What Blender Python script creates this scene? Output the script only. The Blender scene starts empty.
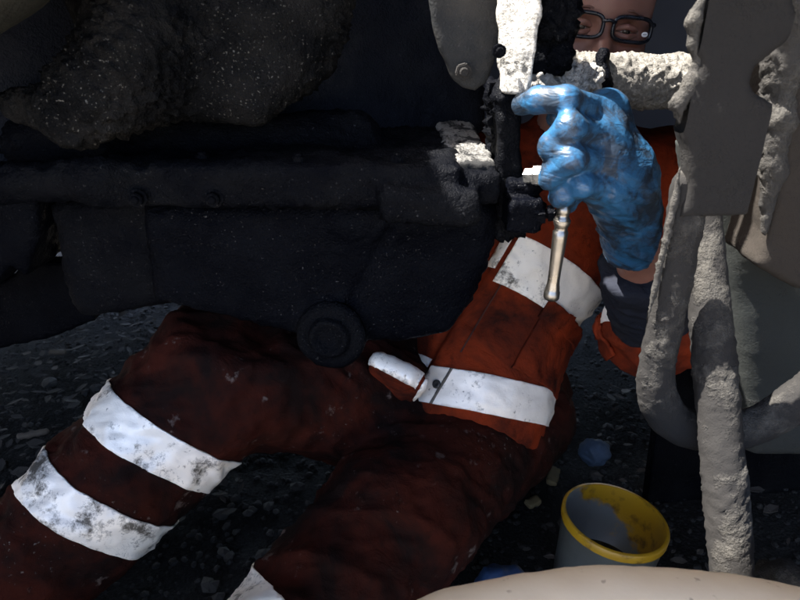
import bpy, bmesh, math, random
import numpy as np
from mathutils import Vector, Matrix, Euler

random.seed(7); np.random.seed(7)
SC = bpy.context.scene
COL = SC.collection
R = math.radians

# ------------------------------------------------------------------ camera
PITCH = R(25.0); CAMZ = 0.85; FPX = 628.0
cam = bpy.data.cameras.new('camera'); cam.lens = FPX/800*36; cam.sensor_width = 36
cam.clip_start = 0.02; cam.clip_end = 2000
cam.dof.use_dof = True; cam.dof.focus_distance = 0.80; cam.dof.aperture_fstop = 10.0
camo = bpy.data.objects.new('camera', cam); COL.objects.link(camo)
camo.location = (0, 0, CAMZ); camo.rotation_euler = (R(90)-PITCH, 0, 0)
SC.camera = camo

# ------------------------------------------------------------------ sky, sun, exposure
SUN = Vector((-0.50, 0.035, 0.86)).normalized()
w = bpy.data.worlds.new('World'); SC.world = w; w.use_nodes = True
nt = w.node_tree; nt.nodes.clear()
sky = nt.nodes.new('ShaderNodeTexSky'); sky.sky_type = 'NISHITA'; sky.sun_disc = False
sky.sun_elevation = math.asin(SUN.z); sky.sun_rotation = math.atan2(SUN.x, SUN.y)
sky.air_density = 0.7; sky.dust_density = 3.0
bg = nt.nodes.new('ShaderNodeBackground'); bg.inputs[1].default_value = 0.15
wo = nt.nodes.new('ShaderNodeOutputWorld')
nt.links.new(sky.outputs[0], bg.inputs[0]); nt.links.new(bg.outputs[0], wo.inputs[0])
sl = bpy.data.lights.new('sun', 'SUN'); sl.energy = 5.0; sl.angle = R(0.55); sl.color = (1.0, 0.96, 0.9)
so = bpy.data.objects.new('sun', sl); COL.objects.link(so)
so.rotation_euler = SUN.to_track_quat('Z', 'Y').to_euler()
so.location = (0, -2, 6)
vs = SC.view_settings; vs.view_transform = 'Standard'; vs.look = 'None'; vs.gamma = 1.0
vs.exposure = 2.6; vs.use_curve_mapping = False
SC.cycles.max_bounces = 8; SC.cycles.diffuse_bounces = 5; SC.cycles.glossy_bounces = 4
SC.cycles.use_denoising = True
SC.cycles.sample_clamp_indirect = 6

# ------------------------------------------------------------------ helpers
CP, SP = math.cos(PITCH), math.sin(PITCH)
def V(u, v, Y):
    """world point at depth Y metres in front of the work place, by its bearing"""
    a = (u-400)/FPX; b = (300-v)/FPX
    dy = CP+SP*b; dz = -SP+CP*b
    t = Y/dy
    return np.array([a*t, Y, CAMZ+dz*t])

def A(*x): return np.array(x, dtype=float)

def _h(ix, iy, iz, seed):
    n = (ix*374761393 + iy*668265263 + iz*1274126177 + seed*974711) & 0xffffffff
    n = ((n ^ (n >> 13))*1103515245) & 0xffffffff
    n = ((n ^ (n >> 16))*2246822519) & 0xffffffff
    n = n ^ (n >> 15)
    return (n & 0xffffff)/float(0x7fffff)-1.0
def vnoise(p, seed=0):
    i = np.floor(p).astype(np.int64); f = p-i; u = f*f*f*(f*(f*6-15)+10)
    r = 0
    for dx in (0, 1):
        wx = u[:, 0] if dx else 1-u[:, 0]
        for dy in (0, 1):
            wy = u[:, 1] if dy else 1-u[:, 1]
            for dz in (0, 1):
                wz = u[:, 2] if dz else 1-u[:, 2]
                r = r + wx*wy*wz*_h(i[:, 0]+dx, i[:, 1]+dy, i[:, 2]+dz, seed)
    return r
def fbm(p, o=3, seed=0):
    r = 0; a = 1.0; s = 0
    for k in range(o):
        r = r+a*vnoise(p*(2.03**k)+k*17.3, seed+k); s += a; a *= 0.5
    return r/s
def ridge(p, o=2, seed=0):
    r = 0; a = 1.0; s = 0
    for k in range(o):
        r = r+a*(1-2*np.abs(vnoise(p*(2.1**k)+k*9.1, seed+k))); s += a; a *= .5
    return r/s

RM = np.array(Euler((.6, .9, .4)).to_matrix())
class F:
    """signed distance grid -> mesh"""
    def __init__(s, lo, hi, h):
        s.lo = np.array(lo, float); s.h = h
        n = np.ceil((np.array(hi)-s.lo)/h).astype(int)+1
        ax = [(s.lo[i]+np.arange(n[i])*h).astype(np.float32) for i in range(3)]
        s.X, s.Y, s.Z = np.meshgrid(*ax, indexing='ij')
        s.d = np.full(s.X.shape, 10., np.float32)
    def un(s, d, k=0.0):
        if k <= 0: s.d = np.minimum(s.d, d)
        else:
            h = np.clip(.5+.5*(d-s.d)/k, 0, 1)
            s.d = d*(1-h)+s.d*h-k*h*(1-h)
        return s
    def sub(s, d, k=0.0):
        if k <= 0: s.d = np.maximum(s.d, -d)
        else:
            h = np.clip(.5-.5*(s.d+d)/k, 0, 1)
            s.d = s.d*(1-h)-d*h+k*h*(1-h)
        return s
    def cap(s, a, b, r1, r2=None, sq=(1, 1, 1)):
        r2 = r1 if r2 is None else r2
        a = np.array(a, float); b = np.array(b, float); sq = np.array(sq, float)
        px, py, pz = (s.X-a[0])*sq[0], (s.Y-a[1])*sq[1], (s.Z-a[2])*sq[2]
        ba = (b-a)*sq; l2 = float(ba@ba)+1e-12
        h = np.clip((px*ba[0]+py*ba[1]+pz*ba[2])/l2, 0, 1)
        return np.sqrt((px-ba[0]*h)**2+(py-ba[1]*h)**2+(pz-ba[2]*h)**2)-(r1+(r2-r1)*h)
    def chain(s, pts, rs, k=0.0, sq=(1, 1, 1)):
        for i in range(len(pts)-1): s.un(s.cap(pts[i], pts[i+1], rs[i], rs[i+1], sq), k)
        return s
    def ell(s, c, r, M=None):
        px, py, pz = s.X-c[0], s.Y-c[1], s.Z-c[2]
        if M is not None:
            px, py, pz = (M[0][0]*px+M[0][1]*py+M[0][2]*pz, M[1][0]*px+M[1][1]*py+M[1][2]*pz, M[2][0]*px+M[2][1]*py+M[2][2]*pz)
        k0 = np.sqrt((px/r[0])**2+(py/r[1])**2+(pz/r[2])**2)
        k1 = np.sqrt((px/r[0]**2)**2+(py/r[1]**2)**2+(pz/r[2]**2)**2)+1e-9
        return k0*(k0-1)/k1
    def box(s, c, r, rd=0.0, rot=None):
        px, py, pz = s.X-c[0], s.Y-c[1], s.Z-c[2]
        if rot is not None:
            M = Euler(rot).to_matrix().transposed()
            px, py, pz = (M[0][0]*px+M[0][1]*py+M[0][2]*pz, M[1][0]*px+M[1][1]*py+M[1][2]*pz, M[2][0]*px+M[2][1]*py+M[2][2]*pz)
        qx, qy, qz = abs(px)-r[0]+rd, abs(py)-r[1]+rd, abs(pz)-r[2]+rd
        o = np.sqrt(np.maximum(qx, 0)**2+np.maximum(qy, 0)**2+np.maximum(qz, 0)**2)
        return o+np.minimum(np.maximum(qx, np.maximum(qy, qz)), 0)-rd
    def plane(s, p, n):
        n = np.array(n, float); n = n/np.linalg.norm(n)
        return (s.X-p[0])*n[0]+(s.Y-p[1])*n[1]+(s.Z-p[2])*n[2]
    def poly(s, pts, y0, y1, rd=0.0):
        """polygon in X-Z, extruded from y0 to y1"""
        P = [(p[0], p[2]) for p in pts]; n = len(P)
        X, Z = s.X[:, 0, :], s.Z[:, 0, :]
        d = (X-P[0][0])**2+(Z-P[0][1])**2; sg = np.ones(X.shape)
        j = n-1
        for i in range(n):
            ex, ez = P[j][0]-P[i][0], P[j][1]-P[i][1]
            wx, wz = X-P[i][0], Z-P[i][1]
            t = np.clip((wx*ex+wz*ez)/(ex*ex+ez*ez+1e-12), 0, 1)
            d = np.minimum(d, (wx-ex*t)**2+(wz-ez*t)**2)
            c1 = Z >= P[i][1]; c2 = Z < P[j][1]; c3 = ex*wz > ez*wx
            sg = np.where((c1 & c2 & c3) | (~c1 & ~c2 & ~c3), -sg, sg)
            j = i
        d2 = (sg*np.sqrt(d))[:, None, :]+rd
        dy = np.abs(s.Y-(y0+y1)/2)-(y1-y0)/2+rd
        return (np.sqrt(np.maximum(d2, 0)**2+np.maximum(dy, 0)**2)+np.minimum(np.maximum(d2, dy), 0)-rd).astype(np.float32)
    def mesh(s):
        f = s.d; sg = f < 0
        c = np.zeros(tuple(x-1 for x in f.shape), np.int8)
        sl = lambda o, n: slice(o, n-1+o)
        for dx in (0, 1):
            for dy in (0, 1):
                for dz in (0, 1):
                    c += sg[sl(dx, f.shape[0]), sl(dy, f.shape[1]), sl(dz, f.shape[2])]
        m = (c > 0) & (c < 8)
        ijk = np.argwhere(m); idx = np.full(m.shape, -1, np.int64); idx[m] = np.arange(len(ijk))
        acc = np.zeros((len(ijk), 3)); cnt = np.zeros(len(ijk))
        O = [(x, y, z) for x in (0, 1) for y in (0, 1) for z in (0, 1)]
        for a in O:
            for b in O:
                if sum(abs(a[i]-b[i]) for i in range(3)) == 1 and a < b:
                    fa = f[ijk[:, 0]+a[0], ijk[:, 1]+a[1], ijk[:, 2]+a[2]]
                    fb = f[ijk[:, 0]+b[0], ijk[:, 1]+b[1], ijk[:, 2]+b[2]]
                    x = (fa < 0) != (fb < 0)
                    t = np.where(x, fa/np.where(x, fa-fb, 1), 0)
                    acc += np.where(x[:, None], np.array(a)+t[:, None]*(np.array(b)-np.array(a)), 0)
                    cnt += x
        v = (ijk+acc/cnt[:, None])*s.h+s.lo
        q = []
        for ax in range(3):
            o = [(1, 2), (2, 0), (0, 1)][ax]
            a0 = [slice(1, None)]*3; a0[ax] = slice(0, -1)
            a1 = list(a0); a1[ax] = slice(1, None)
            s0 = sg[tuple(a0)]; s1 = sg[tuple(a1)]
            for e, flip in ((s0 & ~s1, False), (~s0 & s1, True)):
                g = np.argwhere(e)
                off = np.ones(3, int); off[ax] = 0
                g = g+off
                ok = np.all(g < np.array(m.shape), axis=1); g = g[ok]
                if not len(g): continue
                e1 = np.zeros(3, int); e1[o[0]] = 1
                e2 = np.zeros(3, int); e2[o[1]] = 1
                pick = lambda d: idx[(g-d)[:, 0], (g-d)[:, 1], (g-d)[:, 2]]
                qq = np.stack([pick(e1+e2), pick(e2), pick(e1*0), pick(e1)], 1)
                q.append(qq[:, ::-1] if flip else qq)
        q = np.concatenate(q); q = q[np.all(q >= 0, axis=1)]
        return v, q

def vnorm(v, q):
    a, b, c, d = v[q[:, 0]], v[q[:, 1]], v[q[:, 2]], v[q[:, 3]]
    n = np.cross(c-a, d-b); r = np.zeros_like(v)
    for i in range(4): np.add.at(r, q[:, i], n)
    return r/(np.linalg.norm(r, axis=1, keepdims=True)+1e-12)
def relax(v, q, it=1):
    for _ in range(it):
        s = np.zeros_like(v); c = np.zeros(len(v))
        for i in range(4):
            for j in (1, 3):
                np.add.at(s, q[:, i], v[q[:, (i+j) % 4]]); np.add.at(c, q[:, i], 1)
        v = v*.4+.6*s/np.maximum(c, 1)[:, None]
    return v

ORG = {}
def link(o, parent=None):
    COL.objects.link(o)
    if parent is not None:
        o.parent = parent
    return o
def thing(name, loc, label, cat, group=None):
    o = bpy.data.objects.new(name, None); link(o)
    o.empty_display_size = .05; o.location = tuple(float(x) for x in loc)
    o['label'] = label; o['category'] = cat
    if group: o['group'] = group
    ORG[o.name] = np.array([float(x) for x in loc])
    return o
def tag(o, label, cat, group=None):
    o['label'] = label; o['category'] = cat
    if group: o['group'] = group
    return o
def obj(name, v, f, mat, parent=None, smooth=True, label=None):
    me = bpy.data.meshes.new(name)
    v = np.array(v, float)
    org = ORG[parent.name] if parent is not None else None
    if org is None:
        org = np.array([(v[:, 0].min()+v[:, 0].max())/2, (v[:, 1].min()+v[:, 1].max())/2, v[:, 2].min()])
        loc = org
    else: loc = None
    me.from_pydata((v-org).tolist(), [], f.tolist() if hasattr(f, 'tolist') else f)
    if smooth: me.polygons.foreach_set('use_smooth', [True]*len(me.polygons))
    me.update()
    me.materials.append(mat)
    o = bpy.data.objects.new(name, me); link(o, parent)
    if loc is not None: o.location = loc
    ORG[o.name] = org
    if label: o['label'] = label
    return o
def inst(name, me, loc, rot, parent, scale=(1, 1, 1)):
    o = bpy.data.objects.new(name, me); link(o, parent)
    org = ORG[parent.name] if parent is not None else np.zeros(3)
    o.location = np.array(loc)-org
    o.rotation_euler = rot; o.scale = scale
    ORG[o.name] = org
    return o
def bm_arrays(bm):
    bm.verts.ensure_lookup_table(); bm.verts.index_update()
    v = np.array([x.co[:] for x in bm.verts]); f = [[a.index for a in g.verts] for g in bm.faces]
    bm.free(); return v, f
def bevbox(c, r, bev=.003, rot=(0, 0, 0), seg=2):
    bm = bmesh.new(); bmesh.ops.create_cube(bm, size=2)
    for x in bm.verts: x.co = Vector((x.co.x*r[0], x.co.y*r[1], x.co.z*r[2]))
    if bev: bmesh.ops.bevel(bm, geom=bm.edges[:], offset=bev, segments=seg, affect='EDGES', profile=.5)
    M = Matrix.Translation(Vector([float(k) for k in c])) @ Euler(rot).to_matrix().to_4x4()
    bm.transform(M)
    return bm_arrays(bm)
def frame_along(path):
    P = np.array(path, float); T = np.gradient(P, axis=0); T /= np.linalg.norm(T, axis=1, keepdims=True)
    u = np.cross(T[0], A(0.13, 0.2, 1)); u /= np.linalg.norm(u)
    U = []
    for t in T:
        u = u-t*(u@t); u /= np.linalg.norm(u); U.append(u)
    U = np.array(U); return P, T, U, np.cross(T, U)
def resample(pts, step):
    """Catmull-Rom through pts"""
    P = [np.array(p, float) for p in pts]
    P = [2*P[0]-P[1]]+P+[2*P[-1]-P[-2]]
    out = []; par = []
    for i in range(1, len(P)-2):
        n = max(2, int(np.linalg.norm(P[i+1]-P[i])/step))
        for k in range(n):
            t = k/n
            out.append(.5*((2*P[i])+(-P[i-1]+P[i+1])*t+(2*P[i-1]-5*P[i]+4*P[i+1]-P[i+2])*t*t+(-P[i-1]+3*P[i]-3*P[i+1]+P[i+2])*t**3))
            par.append(i-1+t)
    out.append(P[-2]); par.append(len(P)-3)
    return np.array(out), np.array(par)
def sweep(pts, rad, step=.004, seg=None, sx=1., sy=1., caps=True, straight=False):
    if straight:
        a, b = np.array(pts[0], float), np.array(pts[-1], float); n = max(2, int(np.linalg.norm(b-a)/step))
        path = a+(b-a)*np.linspace(0, 1, n+1)[:, None]; par = np.linspace(0, len(rad)-1, n+1)
    else: path, par = resample(pts, step)
    rr = np.interp(par, np.arange(len(rad)), rad)
    P, T, U, W = frame_along(path)
    seg = seg or max(10, int(2*math.pi*max(rad)/step))
    th = np.linspace(0, 2*math.pi, seg, endpoint=False)
    v = (P[:, None]+rr[:, None, None]*(np.cos(th)[None, :, None]*U[:, None]*sx+np.sin(th)[None, :, None]*W[:, None]*sy)).reshape(-1, 3)
    n = len(P); q = []
    i = np.arange(n-1)[:, None]*seg; j = np.arange(seg)[None]; j2 = (j+1) % seg
    q = np.stack([i+j, i+j2, i+seg+j2, i+seg+j], -1).reshape(-1, 4)
    fs = q.tolist()
    if caps:
        fs.append(list(range(seg))[::-1]); fs.append(list(range((n-1)*seg, n*seg)))
    return v, q, fs
def lathe(profile, a, b, seg=28, caps=True):
    """profile: list of (s, r), s along a->b in metres from a"""
    a = np.array(a, float); b = np.array(b, float); t = (b-a)/np.linalg.norm(b-a)
    u = np.cross(t, A(.3, .2, .9)); u /= np.linalg.norm(u); wv = np.cross(t, u)
    th = np.linspace(0, 2*math.pi, seg, endpoint=False)
    v = np.concatenate([a+t*s+r*(np.cos(th)[:, None]*u+np.sin(th)[:, None]*wv) for s, r in profile])
    fs = []
    for i in range(len(profile)-1):
        for j in range(seg):
            k = (j+1) % seg
            fs.append([i*seg+j, i*seg+k, (i+1)*seg+k, (i+1)*seg+j])
    if caps:
        fs.append(list(range(seg))[::-1]); fs.append([(len(profile)-1)*seg+j for j in range(seg)])
    return v, fs
def rough(v, q, amp, sc, o=3, seed=0, fn=None, crust=0, csc=90):
    n = vnorm(v, q)
    d = amp*fbm(v*sc, o, seed)
    if crust: d = d+crust*1.5*(np.abs(vnoise(v@RM*csc, seed+5))+.6*np.abs(vnoise(v@RM*csc*1.9, seed+6))-.25)*np.clip(.75+fbm(v*18, 2, seed+9)*1.6, .1, 1.6)
    if fn is not None: d = d+fn(v)
    return v+n*d[:, None]
def merge(*ms):
    V_, F_ = [], []; o = 0
    for v, f in ms:
        V_.append(np.array(v)); F_ += [[i+o for i in g] for g in f]; o += len(v)
    return np.concatenate(V_), F_

# ------------------------------------------------------------------ materials
class M:
    def __init__(s, name):
        s.m = bpy.data.materials.new(name); s.m.use_nodes = True
        s.t = s.m.node_tree; s.b = s.t.nodes['Principled BSDF']
        s.tc = s.t.nodes.new('ShaderNodeTexCoord'); s.co = s.tc.outputs['Object']
    def N(s, ty, **k):
        n = s.t.nodes.new(ty)
        for a, b in k.items(): setattr(n, a, b)
        return n
    def setin(s, sock, val):
        if hasattr(val, 'links'): s.t.links.new(val, sock)
        elif isinstance(val, (tuple, list)): sock.default_value = tuple(val)+((1,) if len(val) == 3 and len(sock.default_value) == 4 else ())
        else: sock.default_value = val
    def noise(s, scale, detail=4, rough=.55, dist=0, stretch=None, co=None):
        n = s.N('ShaderNodeTexNoise'); n.inputs['Scale'].default_value = scale
        n.inputs['Detail'].default_value = detail; n.inputs['Roughness'].default_value = rough
        n.inputs['Distortion'].default_value = dist
        c = co or s.co
        if stretch:
            mp = s.N('ShaderNodeMapping'); mp.inputs['Scale'].default_value = stretch
            s.t.links.new(c, mp.inputs[0]); c = mp.outputs[0]
        s.t.links.new(c, n.inputs['Vector']); return n.outputs['Fac']
    def vor(s, scale, feature='F1', out='Distance'):
        n = s.N('ShaderNodeTexVoronoi'); n.feature = feature; n.inputs['Scale'].default_value = scale
        s.t.links.new(s.co, n.inputs['Vector']); return n.outputs[out]
    def ramp(s, f, *st):
        n = s.N('ShaderNodeValToRGB'); s.t.links.new(f, n.inputs[0]); e = n.color_ramp.elements
        while len(e) < len(st): e.new(.5)
        for x, (p, c) in zip(e, st):
            x.position = p; c = (c, c, c) if not isinstance(c, tuple) else c; x.color = c+(1,)
        return n.outputs[0]
    def mix(s, f, a, b, bt='MIX'):
        n = s.N('ShaderNodeMix', data_type='RGBA', blend_type=bt)
        s.setin(n.inputs[0], f); s.setin(n.inputs[6], a); s.setin(n.inputs[7], b); return n.outputs[2]
    def math(s, op, a, b=0.0, clamp=False):
        n = s.N('ShaderNodeMath', operation=op, use_clamp=clamp); s.setin(n.inputs[0], a); s.setin(n.inputs[1], b); return n.outputs[0]
    def bump(s, h, st=.5, d=.002, prev=None):
        n = s.N('ShaderNodeBump'); n.inputs['Strength'].default_value = st; n.inputs['Distance'].default_value = d
        s.t.links.new(h, n.inputs['Height'])
        if prev: s.t.links.new(prev, n.inputs['Normal'])
        return n.outputs[0]
    def up(s):
        g = s.N('ShaderNodeNewGeometry'); x = s.N('ShaderNodeSeparateXYZ'); s.t.links.new(g.outputs['Normal'], x.inputs[0]); return x.outputs[2]
    def done(s, col, rough=.6, normal=None, **k):
        s.setin(s.b.inputs['Base Color'], col); s.setin(s.b.inputs['Roughness'], rough)
        if normal: s.t.links.new(normal, s.b.inputs['Normal'])
        for a, b in k.items(): s.setin(s.b.inputs[a.replace('_', ' ')], b)
        return s.m

def mat_oily(name, base=(.001, .0013, .0026), dirt=(.0026, .0031, .0048), amt=.5, rlo=.28, rhi=.6, bst=.9, fl=.55, flc=(.02, .02, .023), fth=.655):
    m = M(name)
    big = m.ramp(m.noise(14, 5, .6), (amt-.08, 0.), (amt+.22, 1.))
    grit = m.noise(420, 3, .6); med = m.noise(130, 4, .6)
    col = m.mix(big, base, dirt)
    flk = m.math('MULTIPLY', m.ramp(m.noise(360, 3, .55), (fth, 0.), (fth+.06, 1.)), m.ramp(m.noise(11, 4, .6), (.40, .15), (.58, 1.)))
    col = m.mix(m.math('MULTIPLY', flk, fl), col, flc)  # pale flecks: crumbs, and glints of the greasy iron put into the colour
    rg = m.ramp(m.noise(45, 3), (.3, rlo), (.7, rhi))
    b = m.bump(m.noise(38, 4, .6), bst*.7, .006)
    b = m.bump(med, bst*.8, .003, b)
    b = m.bump(grit, bst*.9, .0022, b)
    return m.done(col, m.math('SUBTRACT', rg, m.math('MULTIPLY', flk, .1)), b, Specular_IOR_Level=m.math('ADD', .028, m.math('MULTIPLY', flk, .4)))
OILY = mat_oily('oily_black_iron')
OILY2 = mat_oily('greasy_dark_iron', (.0014, .0017, .003), (.0045, .0048, .0058), .46, .3, .65)
CAKE = mat_oily('caked_grease', (.0035, .0038, .0045), (.0135, .013, .0128), .5, .3, .7, 1.0, .9, (.075, .072, .066), .63)
OILYLIT = mat_oily('oily_iron_lit_tone', (.006, .0072, .011), (.013, .0145, .0185))  # lit tone of the black iron, painted paler and bluer for the block
HOUS = mat_oily('dull_housing', (.028, .0285, .0255), (.04, .0395, .034), .5, .4, .7, .5)

def mat_dusty(name, base=(.013, .012, .0113), dust=(.07, .065, .057), lo=.54, hi=.68, upw=.45):
    m = M(name)
    f = m.math('ADD', m.noise(22, 6, .65), m.math('MULTIPLY', m.up(), upw*.35))
    f = m.ramp(f, (lo, 0.), (hi, 1.))
    pit = m.ramp(m.noise(260, 4, .7), (.36, 0.), (.5, 1.))
    dv = m.mix(m.noise(60, 4), dust, tuple(c*.55 for c in dust))
    dv = m.mix(m.math('MULTIPLY', m.math('SUBTRACT', 1.0, pit), .45), dv, (.07, .065, .06))
    col = m.mix(f, m.mix(m.noise(9, 4), base, tuple(c*1.6 for c in base)), dv)
    h = m.math('MULTIPLY', m.math('ADD', m.noise(120, 5, .7), pit), m.math('ADD', f, .12))
    b = m.bump(h, .7, .0025)
    b = m.bump(m.noise(500, 3, .6), .35, .001, b)
    return m.done(col, .88, b, Specular_IOR_Level=.25)
DUSTY = mat_dusty('dusty_steel')
SHADE = mat_dusty('shaded_brown_steel', (.011, .0101, .0095), (.021, .0193, .017), .55, .85, .3)  # steel colour cut darker to carry the shade on its faces
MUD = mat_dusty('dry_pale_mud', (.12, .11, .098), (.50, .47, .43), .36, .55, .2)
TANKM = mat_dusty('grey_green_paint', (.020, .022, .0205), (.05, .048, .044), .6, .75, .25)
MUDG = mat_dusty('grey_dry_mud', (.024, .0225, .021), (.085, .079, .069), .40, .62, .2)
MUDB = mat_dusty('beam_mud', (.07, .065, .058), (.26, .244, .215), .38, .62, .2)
def mat_pale():
    m = M('pale_beige_coating')
    col = m.mix(m.noise(14, 5, .6), (.62, .51, .365), (.52, .425, .30))
    sp = m.ramp(m.noise(85, 2, .5), (.70, 0.), (.735, 1.)); col = m.mix(m.math('MULTIPLY', sp, .6), col, (.2, .15, .11))
    return m.done(col, .75, m.bump(m.noise(120, 4), .25, .001))
PALE = mat_pale()

def mat_cloth(name, base, dark, dirt, lo, hi, splash=.0):
    m = M(name)
    d = m.ramp(m.noise(9, 6, .65, .4), (lo, 0.), (hi, 1.))
    col = m.mix(m.noise(30, 4), base, dark)
    col = m.mix(d, col, dirt)
    d2 = m.ramp(m.noise(34, 5, .7), (.58, 0.), (.72, 1.))
    col = m.mix(m.math('MULTIPLY', d2, .7), col, tuple(c*.6 for c in dirt))
    if splash:
        sp = m.ramp(m.noise(26, 5, .65), (.63, 0.), (.70, 1.))
        col = m.mix(m.math('MULTIPLY', sp, splash), col, (.12, .09, .078))
        sp = m.math('MULTIPLY', m.ramp(m.noise(150, 3, .6), (.66, 0.), (.72, 1.)), m.ramp(m.noise(7, 3), (.5, 0.), (.65, 1.)))
        col = m.mix(m.math('MULTIPLY', sp, splash), col, (.16, .135, .12))
    wv = m.noise(1100, 2, .5)
    b = m.bump(m.noise(26, 5, .6, .6), .6, .008)
    b = m.bump(m.noise(90, 3, .6), .4, .002, b)
    b = m.bump(wv, .25, .0006, b)
    return m.done(col, .9, b, Specular_IOR_Level=.08)
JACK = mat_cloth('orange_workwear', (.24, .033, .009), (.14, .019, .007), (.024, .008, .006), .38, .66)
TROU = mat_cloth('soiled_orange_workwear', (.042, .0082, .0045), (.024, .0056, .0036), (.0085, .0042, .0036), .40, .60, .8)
DARKC = mat_cloth('dark_navy_knit', (.018, .02, .028), (.012, .013, .018), (.03, .028, .028), .5, .7)

def mat_tape(name='reflective_tape', lo=.57, seed=0):
    m = M(name)
    sm = m.ramp(m.noise(15, 7, .78), (lo, 0.), (lo+.10, 1.))
    sm2 = m.ramp(m.noise(75, 4, .7), (.64, 0.), (.72, 1.))
    sm = m.math('MAXIMUM', sm, m.math('MULTIPLY', sm2, .8))
    col = m.mix(m.noise(40, 3), (1.0, .955, .87), (.92, .87, .79))
    col = m.mix(sm, col, (.11, .10, .085))
    crk = m.ramp(m.noise(48, 4, .6, 1.5), (.485, 0.), (.497, 1.), (.509, 0.))
    crk = m.math('MULTIPLY', crk, m.ramp(m.noise(9, 3), (.5, 0.), (.62, .6)))
    col = m.mix(crk, col, (.16, .145, .12))
    b = m.bump(m.noise(55, 4, .6), .35, .003)
    b = m.bump(m.noise(900, 2, .5), .2, .0005, b)
    return m.done(col, .5, b, Specular_IOR_Level=.5, Metallic=.2)
TAPE = mat_tape(); TAPEL = mat_tape('grimy_reflective_tape', .53)

def mat_glove():
    m = M('blue_nitrile')
    sm = m.ramp(m.noise(30, 6, .7, .6), (.43, 0.), (.57, 1.))
    col = m.mix(m.noise(40, 3), (.014, .062, .138), (.023, .09, .178))
    col = m.mix(m.math('MULTIPLY', sm, .9), col, (.006, .010, .017))
    b = m.bump(m.noise(38, 3, .5, 1.0, (1, 1, 2.2)), .4, .006)
    b = m.bump(m.noise(150, 2, .5, .8), .2, .001, b)
    return m.done(col, m.math('ADD', .34, m.math('MULTIPLY', sm, .25)), b, Specular_IOR_Level=.45)
GLOVE = mat_glove()
def mat_skin():
    m = M('skin')
    col = m.mix(m.noise(40, 5), (.22, .095, .066), (.27, .135, .098))
    col = m.mix(m.ramp(m.noise(15, 3), (.5, 0.), (.75, .5)), col, (.24, .075, .055))
    b = m.bump(m.noise(500, 3), .25, .0008)
    return m.done(col, .5, b, Subsurface_Weight=.12, Subsurface_Radius=(.01, .004, .002), Subsurface_Scale=.5)
SKIN = mat_skin()
def simple(name, col, rough=.5, var=.25, sc=60, bst=.2, **k):
    m = M(name)
    c = m.mix(m.noise(sc, 4), col, tuple(x*(1-var) for x in col))
    return m.done(c, m.ramp(m.noise(sc*.7, 3), (.3, max(.02, rough-.08)), (.7, min(1, rough+.08))), m.bump(m.noise(sc*5, 3), bst, .001), **k)
STEEL = simple('worn_tool_steel', (.33, .31, .28), .32, .4, 80, .15, Metallic=1.0)
BRIGHT = simple('bare_bright_metal', (.7, .72, .72), .3, .3, 90, .25, Metallic=1.0)
HAIR = simple('dark_hair', (.03, .024, .02), .6, .5, 200, .6)
FRAME = simple('black_plastic_frame', (.012, .013, .018), .3, .2)
EYEW = simple('eye_white', (.55, .5, .47), .2, .15)
IRIS = simple('dark_iris', (.035, .025, .02), .15, .2)
STICK = simple('white_sticker', (.8, .8, .8), .5, .05)
GREYM = simple('grey_print', (.25, .25, .27), .6, .1)
BROW = simple('eyebrow', (.16, .075, .055), .8, .3, 300)
RAG = simple('blue_rag', (.05, .085, .14), .85, .5, 60, .6)
RAG2 = simple('bright_blue_plastic', (.025, .06, .15), .5, .3, 50, .4)
WOOD = simple('pale_wood_chip', (.16, .125, .06), .85, .4, 80, .5)
TWIG = simple('dry_twig', (.12, .095, .07), .85, .4, 80, .5)
SNAP = simple('dark_snap_fastener', (.04, .04, .04), .4, .2)
THREAD = simple('seam_thread', (.06, .016, .01), .9, .3, 200)
THREADD = simple('dark_leg_seam', (.014, .0045, .0032), .9, .4, 200)
TBSEAM = simple('tape_seam', (.12, .11, .095), .9, .3, 200)
BOOTM = simple('black_boot_leather', (.02, .018, .016), .55, .4, 40, .4)
TUBW = simple('milky_tub_plastic', (.12, .132, .13), .4, .35, 25, .15)
def mat_tub():
    m = M('yellow_oily_plastic')
    f = m.ramp(m.noise(24, 5, .65), (.55, 0.), (.68, 1.))
    col = m.mix(m.noise(30, 3), (.38, .225, .010), (.26, .145, .008)); col = m.mix(f, col, (.05, .026, .008))
    return m.done(col, .38, m.bump(m.noise(70, 4), .3, .001))
TUBY = mat_tub()
def mat_tubin():
    m = M('stained_tub_lining')
    sx = m.N('ShaderNodeSeparateXYZ'); m.t.links.new(m.co, sx.inputs[0])
    e = m.math('ADD', m.math('MULTIPLY', sx.outputs[0], 5.0), m.math('ADD', m.math('MULTIPLY', sx.outputs[2], 4.5), m.math('MULTIPLY', m.noise(18, 5, .65), .9)))
    f = m.ramp(e, (.86, 0.), (.96, 1.))
    col = m.mix(m.noise(25, 4), (.135, .148, .145), (.085, .095, .094))
    yel = m.mix(m.ramp(m.noise(40, 4), (.5, 0.), (.65, 1.)), (.30, .165, .008), (.10, .05, .008))
    return m.done(m.mix(f, col, yel), .35, m.bump(m.noise(70, 4), .3, .001))
TUBI = mat_tubin()
def mat_oilpool():
    m = M('used_oil'); return m.done(m.mix(m.noise(20, 3), (.012, .010, .006), (.03, .022, .01)), .12, m.bump(m.noise(12, 2), .1, .002))
POOL = mat_oilpool()
def mat_lens():
    m = M('spectacle_lens'); return m.done(m.mix(m.noise(10, 2), (1, 1, 1), (.97, .98, 1)), .02, None, Transmission_Weight=1.0, IOR=1.05)
LENS = mat_lens()
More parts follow.
